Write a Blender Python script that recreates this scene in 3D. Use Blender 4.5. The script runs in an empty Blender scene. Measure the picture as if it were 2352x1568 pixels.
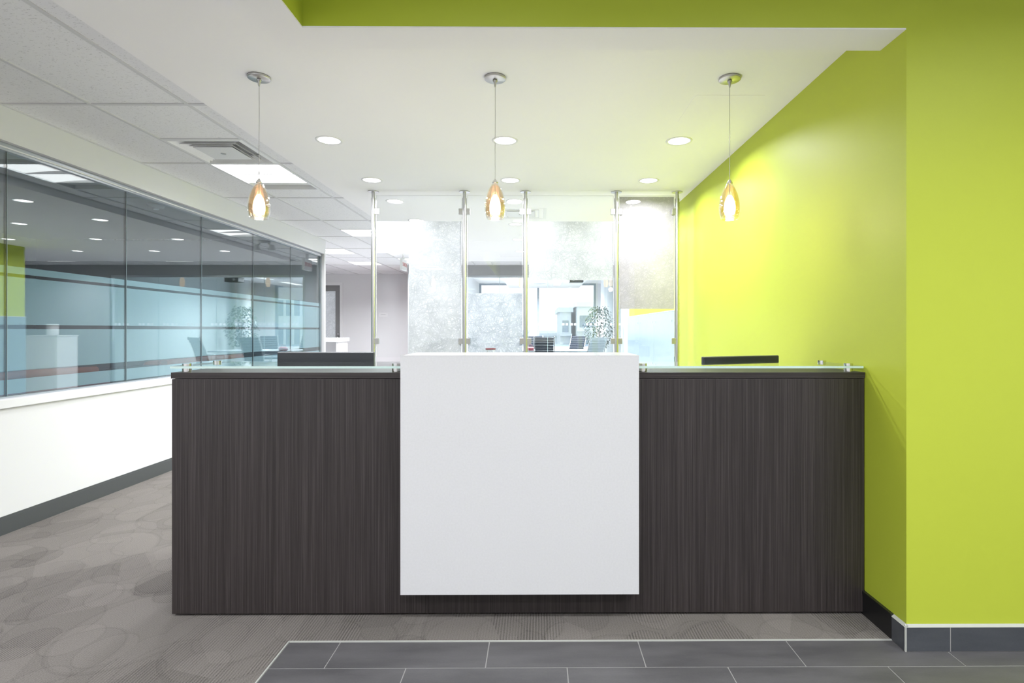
import bpy, math, random
from mathutils import Vector, Matrix
random.seed(7)
SC = bpy.context.scene
COL = SC.collection
PI = math.pi

# ------------------------------------------------------------------ camera, world, exposure
CAM_H = 1.30
cam_d = bpy.data.cameras.new('camera')
cam = bpy.data.objects.new('camera', cam_d); COL.objects.link(cam)
cam.location = (0, 0, CAM_H)
cam.rotation_euler = (PI/2, 0, math.radians(-0.35))
cam_d.sensor_width = 36.0
cam_d.lens = 1270*36/2352
cam_d.shift_x = -(1244.8-1176)/2352
cam_d.shift_y = -27/2352
cam_d.clip_start = 0.05; cam_d.clip_end = 2000
SC.camera = cam

world = bpy.data.worlds.new('world'); SC.world = world
world.use_nodes = True
bg = world.node_tree.nodes['Background']
bg.inputs[0].default_value = (0.93, 0.97, 1.0, 1)      # even overcast sky
bg.inputs[1].default_value = 1.5

SC.view_settings.view_transform = 'Standard'
SC.view_settings.look = 'None'
SC.view_settings.exposure = 0.60
SC.view_settings.gamma = 1.0
SC.view_settings.use_curve_mapping = False
SC.cycles.max_bounces = 12
SC.cycles.diffuse_bounces = 6
SC.cycles.glossy_bounces = 6
SC.cycles.transmission_bounces = 12
SC.cycles.transparent_max_bounces = 28
SC.cycles.sample_clamp_indirect = 6.0
SC.cycles.adaptive_threshold = 0.02
SC.cycles.caustics_reflective = False
SC.cycles.caustics_refractive = False
DOWNLIGHT_W, TROFFER_W, LOBBY_W, PENDANT_W, BOARD_W = 13, 20, 22, 2.5, 95

# ------------------------------------------------------------------ plan (metres; camera at x=0, y=0, looks along +y)
XL = -3.40          # face of the left wall
XG = -3.46          # plane of its glazing
XR = 1.492          # green side wall
YF = 2.234          # green front wall / header
ZD = 2.652          # plasterboard ceiling
ZT = 2.720          # tiled ceiling
YP = 5.416          # glass partition
YB = 12.20          # boardroom front
YW = 18.60          # boardroom outside window
YE = 14.20          # corridor end wall

# ------------------------------------------------------------------ helpers
def wloc(p):
    v = Vector((0, 0, 0))
    while p is not None:
        v += p.location; p = p.parent
    return v

def tag(o, label=None, cat=None, group=None, kind=None):
    if label: o['label'] = label
    if cat: o['category'] = cat
    if group: o['group'] = group
    if kind: o['kind'] = kind
    return o

def thing(name, loc, label, cat, group=None, rz=0.0):
    o = bpy.data.objects.new(name, None); COL.objects.link(o)
    o.empty_display_size = 0.1
    o.location = loc; o.rotation_euler = (0, 0, rz)
    return tag(o, label, cat, group)

class MB:
    def __init__(s): s.v = []; s.f = []; s.sm = []
    def add(s, vs, fs, smooth=False):
        n = len(s.v); s.v += [tuple(v) for v in vs]
        for f in fs: s.f.append([i+n for i in f]); s.sm.append(smooth)
        return s
    def box(s, x0, x1, y0, y1, z0, z1):
        vs = [(x, y, z) for z in (z0, z1) for y in (y0, y1) for x in (x0, x1)]
        return s.add(vs, [(0,2,3,1), (4,5,7,6), (0,1,5,4), (2,6,7,3), (0,4,6,2), (1,3,7,5)])
    def prism(s, pts, y0, y1, axis='y'):
        n = len(pts); vs = []
        for y in (y0, y1):
            for a, b in pts:
                vs.append((a, y, b) if axis == 'y' else ((y, a, b) if axis == 'x' else (a, b, y)))
        fs = [list(range(n))[::-1], list(range(n, 2*n))]
        for i in range(n): fs.append((i, (i+1) % n, n+(i+1) % n, n+i))
        return s.add(vs, fs)
    def cyl(s, c, r, z0, z1, n=24, r2=None, axis='z'):
        r2 = r if r2 is None else r2; vs = []
        for rr, z in ((r, z0), (r2, z1)):
            for i in range(n):
                a = 2*PI*i/n; p, q = rr*math.cos(a), rr*math.sin(a)
                if axis == 'z': vs.append((c[0]+p, c[1]+q, z))
                elif axis == 'y': vs.append((c[0]+p, z, c[1]+q))
                else: vs.append((z, c[0]+p, c[1]+q))
        s.add(vs, [(i, (i+1) % n, n+(i+1) % n, n+i) for i in range(n)], True)
        s.add(vs, [list(range(n))[::-1], list(range(n, 2*n))])
        return s
    def lathe(s, prof, c=(0, 0, 0), n=32, closed=False):
        vs = []; m = len(prof)
        for r, z in prof:
            for i in range(n):
                a = 2*PI*i/n; vs.append((c[0]+r*math.cos(a), c[1]+r*math.sin(a), c[2]+z))
        fs = []
        for k in range(m if closed else m-1):
            k2 = (k+1) % m
            for i in range(n): fs.append((k*n+i, k*n+(i+1) % n, k2*n+(i+1) % n, k2*n+i))
        return s.add(vs, fs, True)
    def tube(s, pts, r, n=8):
        pts = [Vector(p) for p in pts]; vs = []
        rs = r if isinstance(r, (list, tuple)) else [r]*len(pts)
        for k, p in enumerate(pts):
            d = (pts[min(k+1, len(pts)-1)] - pts[max(k-1, 0)]).normalized()
            u = d.cross(Vector((0, 0, 1)) if abs(d.z) < .95 else Vector((1, 0, 0))).normalized(); w = d.cross(u)
            for i in range(n):
                a = 2*PI*i/n; vs.append(p + rs[k]*(u*math.cos(a) + w*math.sin(a)))
        fs = [(k*n+i, k*n+(i+1) % n, (k+1)*n+(i+1) % n, (k+1)*n+i) for k in range(len(pts)-1) for i in range(n)]
        s.add(vs, fs, True)
        s.add(vs[:n] + vs[-n:], [list(range(n))[::-1], list(range(n, 2*n))])
        return s
    def build(s, name, mat, parent=None, bevel=0, local=False, segs=2):
        if parent is None:
            xs, ys, zs = zip(*s.v)
            off = Vector(((min(xs)+max(xs))/2, (min(ys)+max(ys))/2, min(zs)))
        else:
            off = Vector((0, 0, 0)) if local else wloc(parent)
        me = bpy.data.meshes.new(name)
        me.from_pydata([tuple(Vector(v)-off) for v in s.v], [], s.f)
        for p, sm in zip(me.polygons, s.sm): p.use_smooth = sm
        me.materials.append(mat); me.update()
        import bmesh
        b = bmesh.new(); b.from_mesh(me); bmesh.ops.recalc_face_normals(b, faces=b.faces); b.to_mesh(me); b.free()
        o = bpy.data.objects.new(name, me); COL.objects.link(o)
        if parent is None: o.location = off
        else: o.parent = parent
        if bevel:
            m = o.modifiers.new('bevel', 'BEVEL'); m.width = bevel; m.segments = segs; m.limit_method = 'ANGLE'
        return o

def B(*a): return MB().box(*a)
def struct(name, mb, mat, parent=None, **k):
    o = mb.build(name, mat, parent, **k)
    if parent is None: o['kind'] = 'structure'
    return o

def copy_tree(o, parent=None):
    c = o.copy(); COL.objects.link(c); c.parent = parent
    for ch in list(o.children): copy_tree(ch, c)
    return c

# ------------------------------------------------------------------ materials
class NT:
    def __init__(s, name):
        s.m = bpy.data.materials.new(name); s.m.use_nodes = True
        s.t = s.m.node_tree; s.t.nodes.clear()
        s.out = s.t.nodes.new('ShaderNodeOutputMaterial')
    def n(s, typ, **props):
        nd = s.t.nodes.new('ShaderNode'+typ)
        for k, v in props.items(): setattr(nd, k, v)
        return nd
    def put(s, sock, v):
        if hasattr(v, 'node'): s.t.links.new(v, sock)
        elif isinstance(v, (tuple, list)) and len(v) == 3 and sock.type == 'RGBA': sock.default_value = (*v, 1)
        else: sock.default_value = v
    def math(s, op, a, b=0.0, c=None, clamp=False):
        nd = s.n('Math', operation=op, use_clamp=clamp)
        s.put(nd.inputs[0], a); s.put(nd.inputs[1], b)
        if c is not None: s.put(nd.inputs[2], c)
        return nd.outputs[0]
    def coords(s, scale=(1, 1, 1), rot=(0, 0, 0), loc=(0, 0, 0)):
        g = s.n('NewGeometry'); mp = s.n('Mapping')
        s.t.links.new(g.outputs['Position'], mp.inputs['Vector'])
        mp.inputs['Scale'].default_value = scale; mp.inputs['Rotation'].default_value = rot; mp.inputs['Location'].default_value = loc
        return mp.outputs[0]
    def noise(s, vec, scale=5, detail=3, rough=.5, dist=0.0):
        nd = s.n('TexNoise'); s.put(nd.inputs['Vector'], vec)
        nd.inputs['Scale'].default_value = scale; nd.inputs['Detail'].default_value = detail
        nd.inputs['Roughness'].default_value = rough; nd.inputs['Distortion'].default_value = dist
        return nd.outputs[0]
    def ramp(s, fac, stops):
        nd = s.n('ValToRGB'); s.put(nd.inputs[0], fac)
        e = nd.color_ramp.elements
        while len(e) < len(stops): e.new(0.5)
        for el, (p, c) in zip(e, stops):
            el.position = p; el.color = (*c, 1) if len(c) == 3 else c
        return nd.outputs[0]
    def mix(s, fac, a, b, blend='MIX'):
        nd = s.n('Mix', data_type='RGBA', blend_type=blend)
        s.put(nd.inputs[0], fac); s.put(nd.inputs[6], a); s.put(nd.inputs[7], b)
        return nd.outputs[2]
    def bump(s, h, strength=.3, dist=.002):
        nd = s.n('Bump'); s.put(nd.inputs['Height'], h)
        nd.inputs['Strength'].default_value = strength; nd.inputs['Distance'].default_value = dist
        return nd.outputs[0]
    def bsdf(s, color, rough=.5, metal=0, spec=.5, normal=None, **kw):
        p = s.n('BsdfPrincipled')
        s.put(p.inputs['Base Color'], color); s.put(p.inputs['Roughness'], rough)
        p.inputs['Metallic'].default_value = metal; p.inputs['Specular IOR Level'].default_value = spec
        if normal is not None: s.t.links.new(normal, p.inputs['Normal'])
        for k, v in kw.items(): s.put(p.inputs[k], v)
        return p.outputs[0]
    def fin(s, shader):
        s.t.links.new(shader, s.out.inputs[0]); return s.m
    def shmix(s, fac, a, b):
        nd = s.n('MixShader'); s.put(nd.inputs[0], fac)
        s.t.links.new(a, nd.inputs[1]); s.t.links.new(b, nd.inputs[2]); return nd.outputs[0]

def paint(name, c, rough=.55, spec=.35, orange=0.0):
    t = NT(name); v = t.coords()
    n = t.noise(v, 1.3, 2)
    c2 = tuple(x*.965 for x in c)
    col = t.mix(n, c, c2)
    nb = t.bump(t.noise(v, 260, 2), .08 if not orange else orange, .001)
    return t.fin(t.bsdf(col, rough, 0, spec, nb))

def plain(name, c, rough=.5, metal=0, spec=.5, grain=120, **kw):
    t = NT(name); v = t.coords()
    col = t.mix(t.noise(v, grain, 2), c, tuple(x*.9 for x in c))
    return t.fin(t.bsdf(col, rough, metal, spec, **kw))

def glass(name, tint=(.96, .985, .98), r0=.045, rough=0.0, gloss=1.0):
    t = NT(name)
    lw = t.n('LayerWeight'); lw.inputs[0].default_value = .5
    f5 = t.math('POWER', lw.outputs['Facing'], 5.0)
    fac = t.math('MULTIPLY_ADD', f5, 1-r0, r0, clamp=True)
    fac = t.math('MULTIPLY', fac, gloss)
    nz = t.noise(t.coords(), 3, 1)
    tr = t.n('BsdfTransparent'); t.put(tr.inputs[0], t.mix(nz, tint, tuple(x*.99 for x in tint)))
    gl = t.n('BsdfGlossy'); gl.inputs['Roughness'].default_value = rough
    gl.inputs[0].default_value = (1, 1, 1, 1)
    return t.fin(t.shmix(fac, tr.outputs[0], gl.outputs[0]))

def emit(name, c, s):
    t = NT(name)
    e = t.n('Emission'); nz = t.noise(t.coords(), 8, 1)
    t.put(e.inputs[0], t.mix(nz, c, tuple(x*.98 for x in c))); e.inputs[1].default_value = s
    return t.fin(e.outputs[0])

def film(name, body=.6, c=(.86, .9, .92)):
    """plain frosted film: part see-through, part diffusing"""
    t = NT(name)
    tr = t.n('BsdfTransparent'); tr.inputs[0].default_value = (.9, .95, .97, 1)
    df = t.n('BsdfDiffuse'); tl = t.n('BsdfTranslucent')
    col = t.mix(t.noise(t.coords(), 14, 2), c, tuple(x*.97 for x in c))
    t.put(df.inputs[0], col); t.put(tl.inputs[0], col)
    d = t.shmix(.35, df.outputs[0], tl.outputs[0])
    return t.fin(t.shmix(body, tr.outputs[0], d))

def fibre_film(name, c=(.88, .88, .90), dark=(.50, .52, .54), body=.80):
    """rice paper film: long fine fibres in several directions"""
    t = NT(name)
    acc = None
    for ang, sc, off in ((.5, 1.0, 0), (-.6, 1.2, 3), (1.25, .9, 7), (-1.2, 1.35, 11), (.05, 1.1, 17)):
        v = t.coords((1, 1, 1), (0, ang, 0), (off, 0, off))
        wob = t.noise(v, 5, 2)
        mp = t.n('Mapping'); t.t.links.new(v, mp.inputs[0]); mp.inputs['Scale'].default_value = (3.4*sc, 1, 48*sc)
        dd = t.n('VectorMath', operation='ADD'); t.t.links.new(mp.outputs[0], dd.inputs[0])
        cx = t.n('CombineXYZ'); t.put(cx.inputs[2], t.math('MULTIPLY', wob, 5.0)); t.t.links.new(cx.outputs[0], dd.inputs[1])
        n = t.noise(dd.outputs[0], 1.0, 2, .6)
        ridge = t.math('ABSOLUTE', t.math('SUBTRACT', n, .5))
        m = t.math('SUBTRACT', 1.0, t.math('MULTIPLY', ridge, 13.0, clamp=True))
        acc = m if acc is None else t.math('MAXIMUM', acc, m)
    patch = t.noise(t.coords(loc=(3, 1, 2)), 6.0, 2)
    acc = t.math('MULTIPLY', acc, t.math('MULTIPLY_ADD', patch, .8, .40, clamp=True), clamp=True)
    col = t.mix(acc, c, dark)
    tr = t.n('BsdfTransparent'); tr.inputs[0].default_value = (.95, .96, .98, 1)
    df = t.n('BsdfDiffuse'); tl = t.n('BsdfTranslucent'); t.put(df.inputs[0], col); t.put(tl.inputs[0], col)
    d = t.shmix(.45, df.outputs[0], tl.outputs[0])
    return t.fin(t.shmix(body, tr.outputs[0], d))

def laminate(name, horizontal=False):
    t = NT(name)
    sc = (2.2, 150, 420) if horizontal else (420, 150, 2.0)
    v = t.coords(sc)
    n1 = t.noise(v, 1.0, 4, .65)
    n2 = t.noise(t.coords((sc[0]*.22, sc[1]*.22, sc[2]*.22) if not horizontal else (1, 40, 60)), 1.0, 2)
    n = t.math('ADD', t.math('MULTIPLY', n1, .75), t.math('MULTIPLY', n2, .25))
    col = t.ramp(n, [(.34, (.014, .0112, .0110)), (.5, (.032, .0258, .0255)), (.66, (.066, .055, .055))])
    return t.fin(t.bsdf(col, .42, 0, .45, t.bump(n1, .25, .0012)))

def carpet_mat():
    t = NT('carpet_loop_pile')
    base = None
    col = (.168, .154, .143)
    for scale, rnd, off, amt, rad in ((1.9, .75, 0, .13, .52), (3.1, .9, 5, .12, .50), (4.6, 1.0, 9, .10, .46)):
        vv = t.coords((1.0, .82, 0), (0, 0, .35), (off, off*.7, 0))
        vo = t.n('TexVoronoi', voronoi_dimensions='2D', feature='F1')
        t.put(vo.inputs['Vector'], vv); vo.inputs['Scale'].default_value = scale; vo.inputs['Randomness'].default_value = rnd
        d = vo.outputs['Distance']
        mask = t.math('LESS_THAN', d, rad)
        ring = t.math('COMPARE', d, rad, .018)
        sep = t.n('SeparateColor'); t.t.links.new(vo.outputs['Color'], sep.inputs[0])
        tone = t.math('MULTIPLY', t.math('SUBTRACT', sep.outputs[0], .5), mask)
        tone = t.math('SUBTRACT', t.math('MULTIPLY', tone, amt*2.0), t.math('MULTIPLY', ring, .09))
        stripe_on = t.math('MULTIPLY', t.math('GREATER_THAN', sep.outputs[1], .66), mask)
        base = (tone, stripe_on) if base is None else (t.math('ADD', base[0], tone), t.math('MAXIMUM', base[1], stripe_on))
    g = t.n('NewGeometry'); sx = t.n('SeparateXYZ'); t.t.links.new(g.outputs['Position'], sx.inputs[0])
    wob = t.noise(t.coords(), 9, 1)
    ph = t.math('ADD', t.math('MULTIPLY', sx.outputs[0], 2*PI/.0125), t.math('MULTIPLY', wob, 2.2))
    wave = t.math('SINE', ph)
    brk = t.math('MULTIPLY_ADD', t.noise(t.coords((14, 3, 1)), 1.0, 2), 1.8, -.3, clamp=True)
    stripe = t.math('MULTIPLY', t.math('MULTIPLY_ADD', wave, .5, .12), t.math('MULTIPLY', brk, t.math('MULTIPLY_ADD', base[1], .55, .16)))
    speck = t.math('SUBTRACT', t.noise(t.coords(), 230, 3, .75), .5)
    tot = t.math('ADD', t.math('SUBTRACT', base[0], stripe), t.math('MULTIPLY', speck, 1.7))
    tot = t.math('ADD', tot, 1.12)
    hs = t.mix(1.0, col, t.ramp(t.math('MULTIPLY', tot, .5), [(0, (0, 0, 0)), (1, (2, 2, 2))]), 'MULTIPLY')
    h = t.math('ADD', speck, t.math('MULTIPLY', stripe, -1.5))
    return t.fin(t.bsdf(hs, .95, 0, .1, t.bump(h, .6, .004)))

def slate(name, c1=(.082, .080, .085), c2=(.125, .122, .128), rough=.42):
    t = NT(name)
    n = t.noise(t.coords((1.5, 6, 6)), 1.6, 5, .6)
    n2 = t.noise(t.coords(), 150, 2)
    col = t.ramp(t.math('ADD', t.math('MULTIPLY', n, .85), t.math('MULTIPLY', n2, .15)), [(.35, c1), (.65, c2)])
    return t.fin(t.bsdf(col, rough, 0, .5, t.bump(n2, .12, .001)))

def acoustic():
    t = NT('acoustic_tile_mineral_fibre')
    v = t.coords((1, 1, 1))
    n = t.noise(t.coords((60, 150, 60), (0, 0, .3)), 1.0, 3, .7)
    pits = t.ramp(n, [(.60, (0, 0, 0)), (.66, (1, 1, 1))])
    fine = t.noise(v, 420, 2)
    col = t.mix(pits, (.88, .88, .90), (.55, .55, .56))
    col = t.mix(t.math('MULTIPLY', fine, .25), col, (.74, .74, .75))
    return t.fin(t.bsdf(col, .95, 0, .1))

M = {}
M['white'] = paint('white_wall_paint', (.78, .78, .80))
M['ceiling'] = paint('white_ceiling_paint', (.955, .945, .965), .8, .2)
M['green'] = paint('lime_green_paint', (.475, .555, .050), .48, .35, .10)
M['grey_wall'] = paint('mid_grey_paint', (.34, .345, .355))
M['pale_wall'] = paint('pale_grey_paint', (.76, .76, .775))
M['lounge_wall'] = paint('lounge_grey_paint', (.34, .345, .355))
M['red_wall'] = paint('dark_red_paint', (.22, .05, .05))
M['carpet'] = carpet_mat()
M['slate'] = slate('slate_floor_tile')
M['vinyl'] = plain('grey_bounce_floor', (.44, .435, .44), .4, grain=15)
M['slate_base'] = slate('slate_base_tile', (.055, .060, .070), (.080, .086, .098), .35)
M['grout'] = paint('pale_grout', (.32, .315, .31), .9, .1)
M['caulk'] = paint('white_caulk_bead', (.46, .47, .44), .6)
M['base_grey'] = plain('grey_vinyl_base', (.082, .088, .092), .4)
M['base_black'] = plain('black_vinyl_base', (.012, .012, .013), .35)
M['acoustic'] = acoustic()
M['tbar'] = plain('painted_ceiling_grid', (.72, .72, .735), .5)
M['laminate'] = laminate('dark_vertical_grain_laminate')
M['laminate_h'] = laminate('dark_horizontal_grain_laminate', True)
M['gloss_white'] = plain('white_solid_surface', (.70, .70, .715), .16, 0, .5)
M['toe'] = plain('black_plinth', (.008, .008, .008), .6)
M['steel'] = plain('brushed_steel', (.66, .66, .68), .36, 1)
M['chrome'] = plain('polished_nickel', (.78, .77, .76), .12, 1)
M['satin'] = plain('satin_nickel', (.55, .54, .53), .32, 1)
M['alu'] = plain('anodised_aluminium', (.52, .55, .58), .34, 1)
M['clamp'] = plain('satin_clamp_metal', (.56, .56, .55), .4, 1)
M['glass'] = glass('clear_glass', (.985, .992, .99))
M['glass_blue'] = glass('lounge_glass', (.86, .94, .96), .135)
M['glass_board'] = glass('boardroom_glass', (.94, .985, 1.0))
M['glass_shelf'] = glass('counter_glass', (.93, .975, .96), .05)
M['glass_edge'] = plain('polished_glass_edge', (.62, .80, .76), .15, 0, .6)
M['joint'] = plain('silicone_joint', (.07, .09, .10), .4)
M['joint_light'] = plain('polished_pane_edge', (.50, .66, .68), .25)
M['film'] = film('frosted_film', .64, (.64, .74, .78))
M['fibre'] = fibre_film('fibre_paper_film')
M['fibre_mauve'] = fibre_film('mauve_fibre_paper_film', (.74, .70, .75), (.50, .47, .51))
M['fibre_dense'] = fibre_film('dense_fibre_paper_film', (.92, .94, .98), (.42, .46, .52))
M['decal'] = film('square_decal_film', .8, (.95, .97, 1))
M['lamp'] = emit('lit_lens', (1, .99, .97), 5.0)
M['lamp_soft'] = emit('lit_troffer_lens', (1, 1, .99), 2.6)
M['bulb'] = emit('lit_opal_bulb', (1.0, .86, .62), 5.0)
M['opal'] = emit('lit_opal_shade', (1.0, .78, .60), 1.1)
M['white_metal'] = plain('white_enamel', (.84, .84, .85), .35)
M['shade_metal'] = plain('grey_enamel', (.45, .45, .46), .4)
M['amber'] = glass('amber_glass', (1.0, .93, .84), .06)
M['amber_clear'] = glass('clear_pendant_glass', (.99, .965, .94), .13)
M['monitor'] = plain('dark_monitor_plastic', (.042, .047, .055), .45)
M['black'] = plain('black_plastic', (.012, .012, .014), .4)
M['screen'] = plain('monitor_screen', (.01, .01, .012), .1)
M['red_sofa'] = plain('red_leather', (.72, .15, .08), .45, grain=30)
M['maroon'] = plain('maroon_leather', (.26, .045, .06), .45, grain=30)
M['black_leather'] = plain('black_leather', (.012, .013, .015), .4, grain=30)
M['fabric'] = plain('pale_fabric_wall', (.66, .72, .72), .9, 0, .1, 90)
M['panel_blue'] = plain('pale_blue_panel', (.34, .47, .55), .22, grain=20)
M['door'] = plain('grey_door_leaf', (.26, .26, .265), .45)
M['chair_dark'] = plain('dark_chair_leather', (.035, .042, .060), .4)
M['chair_light'] = plain('pale_chair_leather', (.55, .60, .64), .4)
M['table'] = plain('pale_table_top', (.45, .48, .50), .2)
M['leaf'] = plain('ficus_leaf', (.030, .065, .045), .4, grain=30)
M['bark'] = plain('ficus_bark', (.20, .16, .13), .8)
M['pot'] = plain('white_planter', (.72, .73, .74), .4)
M['soil'] = plain('potting_soil', (.03, .022, .018), .9)
M['mullion'] = plain('grey_mullion', (.30, .36, .42), .4)
M['city_white'] = plain('pale_facade', (.80, .83, .86), .8, 0, .1, 3)
M['city_grey'] = plain('grey_facade', (.68, .73, .79), .8, 0, .1, 3)
M['city_glass'] = plain('blue_grey_windows', (.28, .34, .42), .3, 0, .4, 3)
M['city_ground'] = plain('city_ground_paving', (.42, .43, .42), .9, 0, .1, 1)
M['city_tree'] = plain('street_tree_leaves', (.16, .24, .13), .9, 0, .1, 2)
M['sign_white'] = plain('white_sign_plastic', (.85, .85, .86), .4)
M['sign_red'] = plain('red_sign_lettering', (.55, .06, .07), .4)
M['sign_grey'] = plain('grey_sign_lettering', (.45, .46, .48), .5)
M['vent_dark'] = plain('galvanised_duct_metal', (.45, .45, .46), .45)
M['silver'] = plain('dull_duct_foil', (.50, .50, .51), .35, 1)

# ------------------------------------------------------------------ floor: subfloor, carpet, slate tiles
floor = struct('floor', B(-8.2, 5.2, -3, YW+.2, -.12, -.006), M['grout'])
c = MB()
TX0, TY1 = -1.041, 2.312         # corner of the tiled entry
YV, YS = 8.85, -3.0            # added bounce floor starts beyond the carpet; slate runs back through the entry
c.box(-8.2, TX0, YS, TY1, -.006, 0.0); c.box(-8.2, 5.2, TY1, 3.45, -.006, 0.0); c.box(-8.2, -1.45, 3.45, YV, -.006, 0.0)
c.box(-8.2, -3.45, YV, 8.97, -.006, 0.0); c.box(-2.9, 5.2, YB, YW+.2, -.006, 0.0)
MB().box(-1.45, 5.2, 3.45, YB, -.006, 0.0).box(-3.45, -1.45, YV, YB, -.006, 0.0).box(-7.1, -3.45, 8.97, YB, -.006, 0).box(-7.1, -2.9, YB, YE, -.006, 0).build('vinyl_floor', M['vinyl'], floor)      # unseen grey floor, added to bounce light up to the ceilings
c.build('carpet', M['carpet'], floor)
B(TX0, 4.1, YS, TY1, -.006, -.0022).build('grout_bed', M['grout'], floor)
MB().box(TX0-.003, TX0+.003, YS, TY1, -.006, .002).box(TX0, XR, TY1-.003, TY1+.003, -.006, .002).build('edge_strip', M['caulk'], floor)
G = .0025
rows = [(2.130, TY1-.004, -.825)]
y = 2.130; k = 0
while y > -2.9:
    rows.append((y-.305, y, -.51 if k % 2 == 0 else -.825)); y -= .305; k += 1
tile_mesh = {}
for y0, y1, xo in rows:
    x = xo - .62*2
    while x < 4.0:
        a, b = max(x+G, TX0+.005), min(x+.62-G, 4.0)
        # the first row stops at the wall foot; rows nearer the camera run on to the lobby wall
        if y1 > YF-.001: b = min(b, XR-.012 if y0 > YF else 4.0)
        if b-a > .02:
            key = (round(b-a, 4), round(y1-y0-2*G, 4))
            if key not in tile_mesh:
                w, l = key
                o = B(0, w, 0, l, -.006, -.0008).build('tile', M['slate'], floor, local=True); tile_mesh[key] = o.data
                bv = o
            else:
                o = bpy.data.objects.new('tile', tile_mesh[key]); COL.objects.link(o); o.parent = floor
            o.location = Vector((a, y0+G, 0)) - floor.location
        x += .62

# ------------------------------------------------------------------ ceiling
ceil = struct('ceiling', MB().box(-8.2, -1.131, -3, YB, 2.80, 2.90).box(-1.131, 5.2, 2.406, YB, 2.80, 2.90)
              .box(-8.2, -1.9, YB, YE+.2, 2.80, 2.90), M['ceiling'])
MB().box(-2.0, -1.131, -3, 2.406, ZD, 2.80).box(-2.0, 5.2, 2.406, 10.94, ZD, 2.80).build('plasterboard_ceiling', M['ceiling'], ceil)
MB().box(-1.131, XR, YF+.001, 2.406, 2.518, 2.524).box(-1.131, -.953, -3, YF+.001, 2.518, 2.524)\
    .box(-1.131, XR, 2.400, 2.406, 2.524, ZD).box(-1.131, -1.125, -3, 2.400, 2.524, ZD).build('soffit_beam', M['ceiling'], ceil)
B(-1.131, 4.1, -3, YF, 3.12, 3.2).build('raised_ceiling', M['ceiling'], ceil)
# access panel: hairline recess around a lay-in square
AX0, AX1, AY0, AY1 = .905, 1.305, 3.18, 3.585
ap = B(AX0, AX1, AY0, AY1, ZD-.0015, ZD+.004).build('access_panel', M['ceiling'], ceil)
# grid + tiles
cols = {'A': (-3.40, -2.829), 'B': (-2.829, -2.219), 'C': (-2.219, -2.0)}
lines_y = [3.51+1.24*k for k in range(-6, 9)]
lines_y = [y for y in lines_y if -3 < y < YE]
occ = {'B': [(4.14, 4.75), (4.75, 5.62), (7.86, 8.46), (11.05, 11.85), (.15, 1.00), (-2.33, -1.48)], 'A': [], 'C': []}
tile_cache = {}
def add_tile(x0, x1, y0, y1):
    if x1-x0 < .03 or y1-y0 < .03: return
    key = (round(x1-x0, 3), round(y1-y0, 3))
    if key not in tile_cache:
        o = B(0, key[0], 0, key[1], .006, .022).build('acoustic_tile', M['acoustic'], ceil, local=True); tile_cache[key] = o.data
    else:
        o = bpy.data.objects.new('acoustic_tile', tile_cache[key]); COL.objects.link(o); o.parent = ceil
    o.location = Vector((x0, y0, ZT)) - ceil.location
def column_tiles(x0, x1, ys, ocl):
    for a, b in zip(ys[:-1], ys[1:]):
        cur = a
        for o0, o1 in sorted(ocl):
            if o1 <= a or o0 >= b: continue
            if o0 > cur: add_tile(x0, x1, cur, o0)
            cur = max(cur, o1)
        if cur < b: add_tile(x0, x1, cur, b)
ys_all = [-3]+lines_y+[YE]
for cname, (x0, x1) in cols.items(): column_tiles(x0, x1, ys_all, occ[cname])
ys_far = [8.85]+[y for y in lines_y if y > 8.9]+[YE]
xe = [-3.40-.61*k for k in range(0, 7)]
for i in range(6):
    column_tiles(xe[i+1], xe[i], ys_far, [(9.725, 10.40), (11.57, 12.175)] if i == 0 else [])
xs_c = [-2.0, -1.389, -.999, -.389, .221, .831, 1.441, 2.051, 2.661, 3.271, 3.881, 4.491, 5.1]
for i in range(len(xs_c)-1):
    column_tiles(xs_c[i], xs_c[i+1], [10.94, YB], [(11.02, 11.60)] if i == 0 else [(11.0, 11.59)] if i in (4, 8) else [])
column_tiles(-2.88, -2.0, [YB, YE], [])
g = MB(); tb = .012
for x in (-2.829, -2.219): g.box(x-tb, x+tb, -3, YE, ZT, ZT+.006)
for y in lines_y: g.box(XL, -2.0, y-tb, y+tb, ZT+.0005, ZT+.0065)
for y in (4.14, 5.62, 7.86): g.box(-2.829, -2.219, y-.008, y+.008, ZT+.0005, ZT+.006)
g.box(XL, XL+.02, -3, 8.85, ZT, ZT+.006); g.box(-2.02, -2.0, -3, YE, ZT, ZT+.006)
for x in xe[:-1]: g.box(x-tb, x+tb, 8.85, YE, ZT, ZT+.006)
for y in ys_far[1:-1]: g.box(-7, XL, y-tb, y+tb, ZT+.0005, ZT+.0065)
for x in xs_c[1:-1]: g.box(x-tb, x+tb, 10.94, YB, ZT, ZT+.006)
g.box(-2.0, 5.1, 11.602, 11.624, ZT+.0005, ZT+.006)
g.build('ceiling_grid', M['tbar'], ceil)

# ------------------------------------------------------------------ walls
# left wall: low wall, header band above the glazing, end post
wl = struct('wall_left', MB().box(-3.52, XL, -3, 8.85, 0, .80).box(-3.52, XL, -3, 8.85, 2.505, 2.80).box(-3.52, XL, 8.80, 8.85, .80, 2.505)
            .box(-3.52, XL, -3, 1.2, .80, 2.505), M['white'])
MB().box(-3.52, XL+.018, 1.2, 8.80, .80, .857).build('sill', M['white'], wl, bevel=.003)
bl = struct('baseboard_left', MB().box(XL, XL+.010, -3, 8.85, 0, .103).box(XL, XL+.007, -3, 8.85, .103, .1155), M['base_grey'])
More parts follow.
